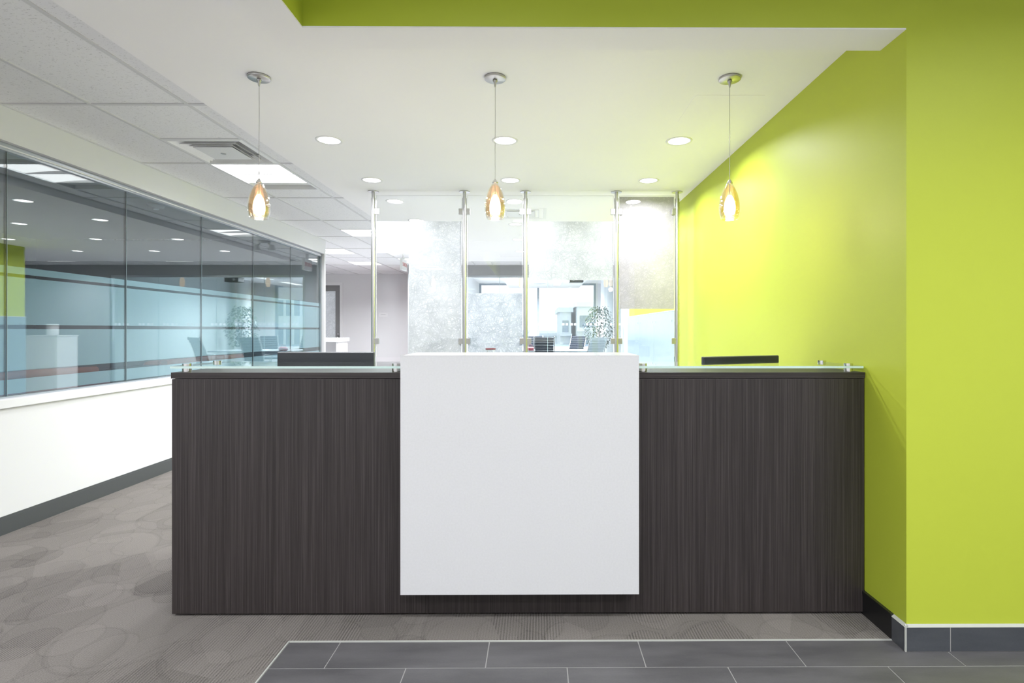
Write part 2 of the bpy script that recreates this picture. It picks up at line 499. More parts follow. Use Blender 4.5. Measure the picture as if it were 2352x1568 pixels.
# lounge shell behind the glazing
struct('wall_lounge_side', B(-8.2, -8.0, -3, 8.97, 0, 2.80), M['lounge_wall'])
struct('wall_lounge_far', B(-8.0, -3.52, 8.85, 8.97, 0, 2.80), M['lounge_wall'])
struct('wall_lounge_near', B(-8.0, -3.52, -3.1, -3.0, 0, 2.80), M['lounge_wall'])
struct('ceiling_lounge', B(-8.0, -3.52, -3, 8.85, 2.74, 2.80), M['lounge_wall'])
# green walls
wr = struct('wall_right', B(XR, XR+.16, YF+.166, 9.10, 0, 2.80), M['green'])
struct('wall_front', MB().box(XR, 4.1, YF, YF+.166, 0, 3.12).box(-.953, XR, YF, YF+.166, 2.524, 3.12).box(-1.119, -.953, -3, YF+.166, 2.524, 3.12), M['green'])
struct('wall_lobby', B(4.0, 4.1, -3, YF, 0, 3.12), M['white'])
struct('wall_back', MB().box(-1.2, 4.1, -3.1, -3.0, 0, 3.2).box(-3.52, -1.2, -3.1, -3.0, 0, 2.8), M['white'])
struct('wall_right_return', B(XR+.16, 5.1, 8.98, 9.10, 0, 2.80), M['pale_wall'])
struct('wall_passage', B(5.1, 5.2, 8.98, YB+.1, 0, 2.80), M['pale_wall'])
# black base behind the tiles, slate base tiles with caulk
struct('baseboard_right', MB().box(XR-.011, XR, TY1, 5.35, 0, .094).box(XR-.014, XR, TY1, 5.35, .094, .108), M['base_black'])
bf = struct('baseboard_front', MB().box(XR-.004, 4.0, YF-.0095, YF, 0, .098).box(XR-.0098, XR, YF, TY1, 0, .098), M['grout'])
for a, b in ((XR-.006, 1.662), (1.667, 2.280), (2.285, 2.90), (2.905, 3.52), (3.525, 3.99)):
    B(a, b, YF-.011, YF-.001, .002, .098).build('base_tile', M['slate_base'], bf)
B(XR-.0115, XR-.001, YF-.004, TY1-.002, .002, .098).build('base_tile', M['slate_base'], bf)
MB().box(XR-.0122, XR-.006, YF-.0115, YF-.005, 0, .098).build('corner_bead', M['caulk'], bf)
struct('trim_1', MB().prism([(XR-.012, .098), (XR, .107), (XR, .098)], YF-.010, TY1, 'y')
       .prism([(YF-.011, .098), (YF, .107), (YF, .098)], XR-.008, 4.0, 'x'), M['caulk'])
# corridor
we = struct('wall_far', MB().box(-7.1, -6.10, YE, YE+.15, 0, 2.80).box(-5.02, -2.88, YE, YE+.15, 0, 2.80).box(-6.10, -5.02, YE, YE+.15, 2.51, 2.80), M['pale_wall'])
struct('wall_corridor', B(-7.1, -7.0, 8.97, YE, 0, 2.80), M['pale_wall'])
# boardroom shell
wb = struct('wall_boardroom_front', MB().box(-2.88, -1.76, YB, YB+.12, 0, 2.80).box(-1.76, 2.50, YB, YB+.12, 2.50, 2.86).box(2.50, 5.1, YB, YB+.12, 0, 2.80), M['grey_wall'])
struct('wall_boardroom_side', B(-2.88, -2.78, YB+.12, YE, 0, 2.80), M['red_wall'])
struct('wall_boardroom_left', B(-2.10, -2.0, YB+.12, YW, 0, 2.90), M['pale_wall'])
struct('wall_boardroom_right', B(2.50, 2.60, YB+.12, 17.2, 0, 2.90), M['fabric'])
struct('wall_boardroom_nook', MB().box(2.60, 3.0, 17.1, 17.2, 0, 2.9).box(3.0, 3.1, 17.1, YW, 0, 2.9), M['pale_wall'])
struct('wall_boardroom_outer', MB().box(-2.1, 3.1, YW, YW+.15, 0, .74).box(1.93, 3.1, YW, YW+.15, .74, 2.9), M['pale_wall'])
struct('ceiling_boardroom', MB().box(-2.1, 3.1, YB, YW+.15, 2.86, 2.95).box(-1.0, 1.36, 14.0, YW, 2.706, 2.86), M['ceiling'])
col_o = struct('column_round', MB().cyl((2.10, 16.97), .19, 0, 2.86, 32), M['pale_wall'])

# ------------------------------------------------------------------ window_1: left glazing
w1 = struct('window_1', MB().box(XG-.022, XG+.022, 1.2, 8.80, 2.455, 2.505).box(XG-.022, XG+.022, 8.752, 8.80, .857, 2.455).box(XG-.018, XG+.018, 1.2, 8.80, .857, .868), M['alu'])
MB().box(XG+.020, XG+.030, 1.2, 8.752, 2.470, 2.478).build('frame_lip', M['white_metal'], w1)
joints = [1.55, 2.583, 3.614, 4.655, 5.692, 6.719, 7.736, 8.752]
pane_edges = list(zip(joints[:-1], joints[1:]))
bands = [(1.671, 1.718), (1.333, 1.649), (1.030, 1.305), (.879, .973)]
for y0, y1 in pane_edges:
    B(XG-.005, XG+.005, y0+.003, y1-.003, .868, 2.456).build('pane', M['glass_blue'], w1)
    for z0, z1 in bands:
        B(XG-.0068, XG-.0058, y0+.006, y1-.006, z0, z1).build('film_band', M['film'], w1)
for yj in joints[1:-1]:
    MB().box(XG-.0055, XG+.0055, yj-.002, yj+.001, .868, 2.456).build('joint', M['joint'], w1)
    MB().box(XG+.0035, XG+.0062, yj+.001, yj+.002, .868, 2.456).build('joint', M['joint_light'], w1)
# ------------------------------------------------------------------ window_2: boardroom glazing
w2 = struct('window_2', MB().box(-1.76, 2.50, YB+.02, YB+.09, 2.455, 2.50).box(-1.76, -1.72, YB+.02, YB+.09, 0, 2.455).box(2.46, 2.50, YB+.02, YB+.09, 0, 2.455), M['alu'])
pj = [-1.72, -.86, .20, 1.47, 2.46]
for a, b in zip(pj[:-1], pj[1:]):
    B(a+.004, b-.004, YB+.045, YB+.057, .0, 2.456).build('pane', M['glass_board'], w2)
for x in pj[1:-1]:
    B(x-.004, x+.004, YB+.046, YB+.056, .0, 2.456).build('joint', M['joint_light'], w2)
sq = None
for gx in [-1.60+.53*k for k in range(8)]:
    for dx in (0, .08, .185, .265):
        x = gx+dx
        if x > 2.40: continue
        if sq is None:
            sq = B(0, .052, 0, .0012, 0, .052).build('square_decal', M['decal'], w2, local=True); o = sq
        else:
            o = bpy.data.objects.new('square_decal', sq.data); COL.objects.link(o); o.parent = w2
        o.location = Vector((x, YB+.0435, 1.395)) - w2.location
# window_3: outside window of the boardroom
w3 = MB().box(-2.0, 1.93, YW+.03, YW+.10, .74, .80).box(-2.0, 1.93, YW+.03, YW+.10, 2.80, 2.86)
for x in (-2.0, -.05, 1.86): w3.box(x, x+.07, YW+.02, YW+.11, .80, 2.80)
w3 = struct('window_3', w3, M['mullion'])
for a, b in ((-1.93, -.05), (.02, 1.86)): B(a, b, YW+.06, YW+.07, .80, 2.80).build('pane', M['glass'], w3)

# ------------------------------------------------------------------ door_1 at the corridor end
d1 = struct('door_1', MB().box(-6.04, -5.087, YE+.03, YE+.075, .01, 1.06).box(-6.04, -5.087, YE+.03, YE+.075, 2.295, 2.44)
            .box(-6.04, -5.90, YE+.03, YE+.075, 1.06, 2.295).box(-5.215, -5.087, YE+.03, YE+.075, 1.06, 2.295), M['door'])
MB().box(-6.12, -6.04, YE-.02, YE+.10, 0, 2.51).box(-5.087, -5.01, YE-.02, YE+.10, 0, 2.51).box(-6.04, -5.087, YE-.02, YE+.10, 2.44, 2.51).build('door_frame', M['white_metal'], d1)
B(-5.90, -5.215, YE+.045, YE+.06, 1.06, 2.295).build('door_pane', M['fibre'], d1)
MB().lathe([(0, .0), (.034, .005), (.034, .02), (.012, .03), (.012, .05), (.03, .065), (.034, .085), (.02, .105), (0, .108)], n=20).build('x', M['chrome'])
kn = bpy.data.objects['x']; kn.name = 'door_knob'; kn.parent = d1; kn.rotation_euler = (PI/2, 0, 0); kn.location = Vector((-5.135, YE+.03, 1.09)) - d1.location
MB().cyl((-5.135, 1.19), .03, YE+.005, YE+.03, 20, axis='y').build('deadbolt', M['chrome'], d1)

# ------------------------------------------------------------------ lamps
def light(name, parent, loc, kind, watts, size, color=(.95, .965, 1.0), spread=None, rot=(0, 0, 0), size_y=None, shape='DISK'):
    l = bpy.data.lights.new(name, kind); l.energy = watts; l.color = color
    if kind == 'AREA':
        l.shape = shape; l.size = size
        if size_y: l.size_y = size_y
        if spread: l.spread = spread
    else: l.shadow_soft_size = size
    o = bpy.data.objects.new(name, l); COL.objects.link(o); o.parent = parent; o.location = loc; o.rotation_euler = rot
    return o

def make_downlight(z, label, group):
    t = thing('downlight', (0, 0, z), label, 'ceiling light', group)
    MB().lathe([(.076, .004), (.076, -.003), (.092, -.004), (.094, .0), (.094, .004)], n=32, closed=True).build('trim_ring', M['white_metal'], t, local=True)
    MB().lathe([(0, -.001), (.0765, -.001), (.0765, .003), (0, .003)], n=32).build('lens', M['lamp'], t, local=True)
    return t
def drop_downlights(spots, z, label, group, watts, spread=2.75):
    first = make_downlight(z, label, group)
    for i, (x, y) in enumerate(spots):
        t = first if i == 0 else copy_tree(first)
        t.location = (x, y, z)
    for i, t in enumerate([o for o in COL.objects if o.type == 'EMPTY' and o.get('group') == group]):
        light('lamp', t, (0, 0, -.006), 'AREA', watts, .15, spread=spread)
dl = [(-1.495, 3.956), (-.24, 3.956), (1.006, 3.956), (-1.506, 5.006), (-.256, 5.006), (.997, 5.006),
      (-1.515, 5.83), (-.25, 5.81), (1.0, 5.83), (-1.52, 6.84), (1.0, 6.95), (-.296, 7.09), (-.307, 8.29), (-.318, 9.54), (1.0, 8.3), (-1.52, 8.3), (1.0, 9.54), (-1.52, 9.54)]
drop_downlights(dl, ZD, 'round white recessed downlight in the smooth white plasterboard ceiling', 'downlights in the plasterboard ceiling', DOWNLIGHT_W)
for t in [o for o in COL.objects if o.type == 'EMPTY' and o.get('group') == 'downlights in the plasterboard ceiling']:
    x, y = t.location.x, t.location.y
    side = 'on the tiled ceiling side' if x < -1 else 'in the middle line' if x < .5 else 'on the green wall side'
    row = 'in the row next to the pendants' if y < 4.5 else 'in the row just before the glass screen' if y < 5.3 else 'in the first row behind the glass screen' if y < 6.2 else \
        'in the second row behind the glass screen' if y < 7.5 else 'in the third row behind the glass screen' if y < 9 else 'in the fourth row behind the glass screen'
    t['label'] = 'recessed downlight '+side+', '+row
drop_downlights([(-.3, .5), (1.2, .5), (2.7, .5), (-.3, -1.1), (1.2, -1.1), (2.7, -1.1)], 3.12, 'round recessed downlight in the raised entry ceiling', 'downlights in the raised entry ceiling', LOBBY_W, 2.6)
for t in [o for o in COL.objects if o.type == 'EMPTY' and o.get('group') == 'downlights in the raised entry ceiling']:
    nm = ('front' if t.location.y > 0 else 'rear')+'_'+('side' if t.location.x < 0 else 'middle' if t.location.x < 2 else 'wall')
    t.name = 'downlight_'+nm+'_offscreen'
    for l in t.children:
        if l.type == 'LIGHT': l.name = 'entry_lamp_'+nm+'_offscreen'

def troffer(x0, x1, y0, y1, label, watts, z=ZT, tail=.22):
    cx, cy = (x0+x1)/2, (y0+y1)/2
    t = thing('troffer_light', (cx, cy, z), label, 'ceiling light', 'recessed ceiling troffers')
    e = .018
    MB().box(x0, x1, y0, y0+e, z-.002, z+.05).box(x0, x1, y1-e, y1, z-.002, z+.05).box(x0, x0+e, y0+e, y1-e, z-.002, z+.05)\
        .box(x1-e, x1, y0+e, y1-e, z-.002, z+.05).box(x0, x1, y0, y1, z+.05, z+.056).build('housing', M['white_metal'], t)
    yl = y1-e-tail
    ym = (y0+e+yl)/2
    for a, b in ((y0+e, ym-.006), (ym+.006, yl)):
        n = 10; vs = []; fs = []
        for i in range(n+1):
            u = i/n; vs += [(x0+e+u*(x1-x0-2*e), a, z+.006+.020*math.sin(PI*u)), (x0+e+u*(x1-x0-2*e), b, z+.006+.020*math.sin(PI*u))]
        for i in range(n): fs.append((2*i, 2*i+1, 2*i+3, 2*i+2))
        MB().add(vs, fs, True).build('lens_panel', M['lamp_soft'], t)
    MB().box(x0+e, x1-e, ym-.006, ym+.006, z+.002, z+.03).build('centre_bar', M['shade_metal'], t)
    if tail > .03:
        MB().prism([(yl, z+.004), (yl+.012, z+.004), (y1-e, z+.040), (y1-e, z+.049), (yl, z+.049)], x0+e, x1-e, 'x').build('end_reflector', M['white_metal'], t)
    for a, b in ((y0+e, ym-.006), (ym+.006, yl)):
        light('lamp', t, (0, (a+b)/2-cy, .004), 'AREA', watts/2, x1-x0-.04, spread=2.6, size_y=b-a-.004, shape='RECTANGLE', color=(.94, .965, 1.0))
    return t
troffer(-2.829, -2.219, 4.75, 5.62, 'bright two-panel troffer beside the square air diffuser', TROFFER_W)
troffer(-2.829, -2.219, 7.86, 8.455, 'bright troffer in the tiles near the end of the glazed wall', TROFFER_W*1.5, tail=.02)
troffer(-4.00, -3.41, 9.725, 10.40, 'bright troffer over the mouth of the corridor', TROFFER_W*2.0, tail=.02)
troffer(-4.00, -3.41, 11.57, 12.175, 'bright troffer before the grey corridor door', TROFFER_W*2.4, tail=.02)
troffer(-2.829, -2.219, 11.05, 11.85, 'bright troffer beyond the exit sign', TROFFER_W*1.5, tail=.02)
for nm, y0, y1, lab in (('near', .15, 1.00, 'added unseen troffer in the tiled strip over the open carpet by the glazed wall'), ('rear', -2.33, -1.48, 'added unseen troffer in the tiled strip by the entry end wall')):  # two troffers added out of view to brighten the tiled strip
    t = troffer(-2.829, -2.219, y0, y1, lab, TROFFER_W*1.5, tail=.02)
    t.name = 'troffer_light_'+nm+'_offscreen'
    for k, l in enumerate([c for c in t.children if c.type == 'LIGHT']): l.name = 'troffer_lamp_'+nm+('_first', '_second')[k]+'_offscreen'
troffer(.233, .819, 11.0, 11.59, 'bright troffer in the tiles before the boardroom, level with its table', TROFFER_W*1.5, tail=.02)
troffer(2.673, 3.259, 11.0, 11.59, 'bright troffer in the tiles over the passage past the green wall', TROFFER_W*1.5, tail=.02)

def diffuser(cx, cy, z, s, label, group='square air diffusers'):
    t = thing('air_diffuser', (cx, cy, z), label, 'air vent', group)
    h = s/2
    def frame(a, b, za, zb, name, mat):        # square ring louvre from half-size a (low) to b (high)
        vs = [(cx+sx*a, cy+sy*a, z+za) for sx, sy in ((-1,-1),(1,-1),(1,1),(-1,1))] + [(cx+sx*b, cy+sy*b, z+zb) for sx, sy in ((-1,-1),(1,-1),(1,1),(-1,1))]
        vs2 = [(x, y, q+.003) for x, y, q in vs]
        m = MB(); fs = [(i, (i+1) % 4, 4+(i+1) % 4, 4+i) for i in range(4)]
        m.add(vs, fs); m.add(vs2, fs)
        m.add(vs+vs2, [(i, (i+1) % 4, 8+(i+1) % 4, 8+i) for i in range(4)] + [(4+i, 4+(i+1) % 4, 12+(i+1) % 4, 12+i) for i in range(4)])
        m.build(name, mat, t)
    frame(h, h-.03, .0, -.004, 'outer_frame', M['white_metal'])
    frame(h-.03, h-.075, -.004, .05, 'louvre', M['white_metal'])
    frame(h-.085, h-.12, -.006, .03, 'louvre', M['white_metal'])
    frame(h-.13, h-.15, -.008, .012, 'louvre', M['white_metal'])
    B(cx-h+.15, cx+h-.15, cy-h+.15, cy+h-.15, z-.010, z-.006).build('centre_plate', M['white_metal'], t)
    MB().cyl((cx, cy), .02, z-.013, z-.010, 16).build('screw_cap', M['satin'], t)
    B(cx-h+.01, cx+h-.01, cy-h+.01, cy+h-.01, z+.055, z+.060).build('duct_box', M['vent_dark'], t)
    for a, b in ((-.12, .09), (.1, .06)):
        B(cx+a-.004, cx+a+.004, cy-h+.05, cy+h-.05, z+.03, z+.036).build('bracket', M['silver'], t)
    return t
diffuser(-2.524, 4.445, ZT, .60, 'square white air diffuser set between acoustic tiles beside a troffer')
diffuser(-.21, 6.44, ZD, .60, 'square white air diffuser in the plasterboard ceiling behind the glass screen')
diffuser(-1.695, 11.31, ZT, .57, 'square air diffuser in the tiles before the boardroom')

PEND = [(-1.494, 2.965, 'over the counter end farthest from the green wall'), (-.233, 2.965, 'over the white centre block of the desk'), (1.027, 2.965, 'beside the lime green wall')]
def pendant(x, y, where, rot):
    t = thing('pendant_lamp', (x, y, ZD), 'egg-shaped glass pendant lamp on thin cord '+where, 'pendant lamp', 'pendant lamps over the reception desk', rz=rot)
    z0 = 1.893-ZD; zt = 2.088-ZD
    MB().lathe([(0, 0), (.057, 0), (.0575, -.003), (.0575, -.0105), (.055, -.013), (0, -.013)], n=40).build('canopy', M['satin'], t, local=True)
    MB().lathe([(0, -.013), (.011, -.013), (.013, -.018), (.011, -.024), (.007, -.028), (.006, -.040), (.003, -.052), (0, -.052)], n=20).build('strain_relief', M['satin'], t, local=True)
    MB().tube([(0, 0, -.050), (.0008, 0, -.2), (-.0006, 0, -.38), (0, 0, zt+.018)], .0016, 8).build('cord', M['satin'], t, local=True)
    MB().lathe([(0, zt+.022), (.003, zt+.020), (.015, zt+.002), (.0165, zt-.002), (0, zt-.002)], n=24).build('cap', M['chrome'], t, local=True)
    H = zt-z0
    prof_o = [(.012, 1.0), (.022, .93), (.034, .83), (.044, .70), (.0515, .55), (.0555, .42), (.0565, .32), (.055, .20), (.051, .10), (.046, .02), (.044, .0)]
    po = [(r, z0+u*H) for r, u in prof_o]
    pi_ = [(max(r-.004, .004), z0+u*H) for r, u in prof_o][::-1]
    sh = MB().lathe(po+pi_, n=40, closed=True).build('glass_shade', M['amber_clear'], t, local=True)
    lay = [(r-.0050, u) for r, u in prof_o if .05 < u < .95]
    pa = [(r, z0+u*H) for r, u in lay]; pb = [(r-.0015, z0+u*H) for r, u in lay][::-1]
    MB().lathe(pa+pb, n=40, closed=True).build('amber_layer', M['amber'], t, local=True)
    bp = [(0, .68), (.010, .66), (.020, .57), (.027, .46), (.0305, .35), (.0305, .25), (.026, .15), (.021, .125), (0, .12)]
    MB().lathe([(r, z0+u*H) for r, u in bp], n=28).build('opal_bulb', M['bulb'], t, local=True)
    MB().lathe([(0.0, z0+.12*H), (.021, z0+.12*H), (.023, z0+.01*H), (.0, z0+.01*H)], n=24).build('lower_collar', M['amber_clear'], t, local=True)
    MB().tube([(0, 0, zt-.002), (0, 0, z0+.64*H)], .003, 8).build('stem', M['satin'], t, local=True)
    light('lamp', t, (0, 0, z0-.02), 'POINT', PENDANT_W, .03, (1, .82, .6))
    return t
pendant(*PEND[0], .2); pendant(*PEND[1], 1.1); pendant(*PEND[2], 2.0)

# exit sign, emergency light, smoke detector
sg = thing('exit_sign', (-2.55, 10.45, 2.415), 'white box exit sign with red letters hanging from the tiled ceiling', 'sign')
B(-2.575, -2.525, 10.28, 10.62, 2.415, 2.625).build('sign_box', M['sign_white'], sg, bevel=.004)
MB().box(-2.56, -2.54, 10.40, 10.50, 2.625, ZT).build('mount', M['sign_white'], sg)
def text_mesh(body, size, name, mat, parent, loc, rot):
    cu = bpy.data.curves.new('t', 'FONT'); cu.body = body; cu.size = size; cu.extrude = .001; cu.align_x = 'CENTER'; cu.align_y = 'CENTER'
    to = bpy.data.objects.new('t', cu); COL.objects.link(to)
    me = bpy.data.meshes.new_from_object(to.evaluated_get(bpy.context.evaluated_depsgraph_get()))
    bpy.data.objects.remove(to); bpy.data.curves.remove(cu)
    me.materials.clear(); me.materials.append(mat)
    o = bpy.data.objects.new(name, me); COL.objects.link(o); o.parent = parent
    o.location = Vector(loc) - wloc(parent); o.rotation_euler = rot
    return o
bpy.context.view_layer.update()
text_mesh('SORTIE', .098, 'lettering', M['sign_red'], sg, (-2.524, 10.45, 2.52), (PI/2, 0, PI/2))
text_mesh('SORTIE', .098, 'lettering', M['sign_red'], sg, (-2.576, 10.45, 2.52), (PI/2, 0, -PI/2))
em = thing('emergency_light', (-2.49, 8.95, ZT), 'twin-head emergency light fixed to the tiled ceiling', 'emergency light')
MB().cyl((-2.49, 8.95), .09, ZT-.03, ZT, 24).build('base', M['white_metal'], em)
for s in (-1, 1):
    MB().cyl((-2.49+s*.12, 8.95), .055, ZT-.14, ZT-.05, 20, .035).build('lamp_head', M['white_metal'], em)
    MB().tube([(-2.49+s*.05, 8.95, ZT-.02), (-2.49+s*.11, 8.95, ZT-.06)], .012).build('arm', M['white_metal'], em)
sd = thing('smoke_detector', (-4.41, 6.4, 2.74), 'round smoke detector on the lounge ceiling behind the glazed wall', 'smoke detector')
MB().lathe([(0, 0), (.09, 0), (.09, -.012), (.075, -.04), (0, -.045)], n=24).build('body', M['shade_metal'], sd, local=True)
MB().cyl((0, 0), .03, -.055, -.044, 16).build('sensor', M['white_metal'], sd, local=True)

# ------------------------------------------------------------------ reception desk
DF = 2.517
XD0, XD1 = -1.6627, XR-.004
BX0, BX1, BF, BBK, BZ0, BZ1 = -.6033, .4396, 2.417, 2.743, .1429, 1.1877
dk = thing('reception_desk', ((XD0+XD1)/2, 2.9, 0), 'dark wood grain reception desk with white square centre block and glass counter shelves', 'reception desk')
B(XD0, BX0+.10, DF, DF+.03, .012, 1.076).build('front_panel', M['laminate'], dk, bevel=.001)
B(BX1-.10, XD1, DF, DF+.03, .012, 1.076).build('front_panel', M['laminate'], dk, bevel=.001)
B(BX0+.1005, BX1-.1005, DF+.001, DF+.03, .012, .60).build('centre_panel', M['laminate'], dk)
B(XD0, XD0+.03, DF+.03, 3.42, .012, 1.076).build('end_panel', M['laminate'], dk)
B(XD1-.03, XD1, DF+.03, 3.42, .012, 1.076).build('end_panel', M['laminate'], dk)
B(XD0+.03, XD1-.03, DF+.03, DF+.05, 0, .012).build('plinth', M['toe'], dk)
B(XD0+.03, XD0+.05, DF+.05, 3.40, 0, .012).build('plinth', M['toe'], dk)
B(XD0-.003, BX0-.001, DF-.003, 2.835, 1.0785, 1.106).build('counter_top', M['laminate_h'], dk, bevel=.0012)
B(BX1+.001, XD1+.002, DF-.003, 2.835, 1.0785, 1.106).build('counter_top', M['laminate_h'], dk, bevel=.0012)
B(XD0+.03, XD1-.03, 2.79, 2.81, .74, 1.0785).build('counter_back_panel', M['laminate'], dk)
B(XD0+.03, XD1-.03, DF+.03, 3.40, .712, .74).build('work_surface', M['gloss_white'], dk)
MB().box(BX0, BX1, BF, DF-.0005, BZ0, BZ1-.001).box(BX0, BX1, DF-.0005, BBK, 1.107, BZ1-.001).build('centre_block', M['gloss_white'], dk)
B(BX0-.0005, BX1+.0005, BF-.0005, BBK, BZ1-.0015, BZ1).build('block_top', M['gloss_white'], dk)
B(BX0+.06, BX1-.06, DF+.03, 2.70, .60, 1.107).build('block_core', M['laminate'], dk)
GZ0, GZ1 = 1.1245, 1.1345
for (a, b, sx) in ((XD0-.006, BX0-.002, (-1.621, -.657)), (BX1+.002, XD1-.006, (.482, 1.439))):
    gs = B(a, b, DF-.002, 2.87, GZ0, GZ1).build('glass_shelf', M['glass_shelf'], dk)
    MB().box(a, b, DF-.004, DF-.002, GZ0, GZ1).build('polished_edge', M['glass_edge'], gs)
    if a < -1: MB().box(a-.0015, a, DF-.002, 2.87, GZ0, GZ1).build('polished_edge', M['glass_edge'], gs)
    else: MB().box(b, b+.0015, DF-.002, 2.87, GZ0, GZ1).build('polished_edge', M['glass_edge'], gs)
    for x in sx:
        for yy in (2.56, 2.80):
            so = MB().cyl((x, yy), .0195, 1.106, GZ0, 28).build('standoff', M['chrome'], dk, bevel=.001)
            MB().cyl((x, yy), .0195, GZ1, GZ1+.010, 28).build('cap', M['chrome'], so, bevel=.001)
            MB().cyl((x, yy), .006, GZ0, GZ1, 12).build('bolt', M['satin'], so)

# ------------------------------------------------------------------ monitors on the work surface
def monitor(x, y, rz, w, ztop, label):
    t = thing('computer_monitor', (x, y, .74), label, 'monitor', 'computer monitors on the reception desk', rz=rz)
    h = .335; z1 = ztop-.74; z0 = z1-h
    B(-w/2, w/2, 0, .022, z0, z1).build('back_shell', M['monitor'], t, local=True, bevel=.004)
    B(-w/2-.001, w/2+.001, .008, .020, z1-.0005, z1+.002).build('top_rim', M['alu'], t, local=True)
    B(-w/2+.012, w/2-.012, .022, .0235, z0+.016, z1-.012).build('screen', M['screen'], t, local=True)
    B(-w/2+.10, w/2-.05, -.012, 0, z0+.06, z1-.055).build('rear_housing', M['monitor'], t, local=True, bevel=.003)
    m = MB(); n = 46
    for i in range(n):
        xx = -w/2+.12+i*(w-.20)/n; m.box(xx, xx+.004, -.0135, -.011, z1-.070, z1-.064)
    m.build('vent_slots', M['black'], t, local=True)
    B(-.03, .03, -.03, -.008, .012, z0+.14).build('stand_neck', M['monitor'], t, local=True, bevel=.003)
    B(-.12, .12, -.11, .09, 0, .012).build('stand_base', M['monitor'], t, local=True, bevel=.003)
    return t
monitor(-1.1345, 2.95, 0, .513, 1.179, 'dark flat monitor seen from behind at the desk end by the glazed wall')
monitor(1.113, 3.01, math.atan2(.18, .478), .511, 1.155, 'dark flat monitor turned askew beside the green wall')

# vase with a dark red rim standing on the work surface behind the white block
vs_ = thing('glass_vase', (-.262, 3.02, .74), 'flared clear glass vase with dark red rim behind the white block', 'vase')
pr = [(.045, 0), (.045, .01), (.012, .03), (.011, .38), (.016, .43), (.026, .455)]
MB().lathe(pr+[(r-.003, z) for r, z in pr[::-1]], n=24, closed=True).build('bowl', M['glass'], vs_, local=True)
MB().lathe([(.024, .452), (.0275, .452), (.0285, .4585), (.024, .4585)], n=24, closed=True).build('rim', M['maroon'], vs_, local=True)

# ------------------------------------------------------------------ glass partition behind the desk
px = [-1.616, -.725, -.128, .763, 1.360]
gp = thing('glass_partition', (-.128, YP, 0), 'clear glass screen on steel floor-to-ceiling poles with patches of fibre film', 'partition')
for x in px:
    po = MB().cyl((x, YP), .0215, 0, 2.585, 24).build('pole', M['steel'], gp)
    MB().cyl((x, YP), .0165, 2.585, ZD-.006, 24).build('upper_tube', M['steel'], po)
    MB().cyl((x, YP), .052, ZD-.008, ZD, 28).build('ceiling_flange', M['steel'], po)
    MB().cyl((x, YP), .052, 0, .008, 28).build('floor_flange', M['steel'], po)
PZ0, PZ1 = 1.036, 2.612
panes = []
for a, b in zip(px[:-1], px[1:]):
    p = B(a+.030, b-.030, YP-.006, YP+.006, PZ0, PZ1).build('pane', M['glass'], gp)
    MB().box(a+.0285, a+.030, YP-.006, YP+.006, PZ0, PZ1).box(b-.030, b-.0285, YP-.006, YP+.006, PZ0, PZ1).box(a+.03, b-.03, YP-.006, YP+.006, PZ1, PZ1+.0015)\
        .build('polished_edge', M['white_metal'], p)
    panes.append((p, a+.032, b-.032))
    for z in (2.455, 1.190):
        for x0, x1 in ((a+.012, a+.056), (b-.056, b-.012)):
            B(x0, x1, YP-.014, YP+.014, z-.029, z+.029).build('clamp', M['clamp'], gp, bevel=.002)
def filmpatch(i, x0, x1, z0, z1, mat):
    p, a, b = panes[i]
    B(a if x0 is None else x0, b if x1 is None else x1, YP+.0065, YP+.008, z0, z1).build('fibre_film', M[mat], p)
filmpatch(0, None, None, 2.0506, 2.362, 'fibre')
filmpatch(0, -1.271, None, PZ0, 2.0506, 'fibre')
filmpatch(1, None, None, PZ0, 1.658, 'fibre_dense')
filmpatch(2, None, None, 1.786, 2.362, 'fibre')
filmpatch(3, None, None, 1.5047, 2.605, 'fibre_mauve')

# ------------------------------------------------------------------ corridor things
cab = thing('white_cabinet', (-4.6, 11.3, 0), 'white open-fronted counter cabinet in the corridor mouth', 'cabinet')
B(-5.25, -3.96, 11.0, 11.6, 1.06, 1.135).build('top', M['white_metal'], cab, bevel=.003)
B(-4.03, -3.99, 11.03, 11.58, 0, 1.06).build('side_panel', M['white_metal'], cab)
B(-5.22, -5.18, 11.03, 11.58, 0, 1.06).build('side_panel', M['white_metal'], cab)
B(-5.18, -4.03, 11.40, 11.44, 0, 1.06).build('back_panel', M['white_metal'], cab)
ns = thing('name_plate', (-3.98, YE-.008, 1.63), 'small white name plate on the pale corridor wall', 'sign')
B(-4.09, -3.87, YE-.008, YE, 1.635, 1.736).build('plate', M['sign_white'], ns)
B(-4.04, -3.92, YE-.009, YE-.008, 1.682, 1.690).build('lettering', M['sign_grey'], ns)

# pale back-painted panels fixed low on the green wall behind the screen
for i in range(3):
    y0 = 5.98+i*1.04
    t = thing('wall_panel', (XR-.02, y0+.515, .10), ['pale blue panel low on the green wall, next to the glass screen', 'pale blue panel low on the green wall, between two others', 'pale blue panel at the far end of the green wall'][i], 'wall panel', 'pale panels on the green wall')
    B(XR-.026, XR-.002, y0, y0+1.035, .10, 1.505).build('board', M['panel_blue'], t, bevel=.002)
    B(XR-.028, XR-.002, y0, y0+1.035, 1.505, 1.515).build('top_edge', M['white_metal'], t)
    for yy in (y0+.10, y0+.935):
        for zz in (.22, 1.40): MB().cyl((yy, zz), .012, XR-.032, XR-.025, 14, axis='x').build('fixing', M['chrome'], t)

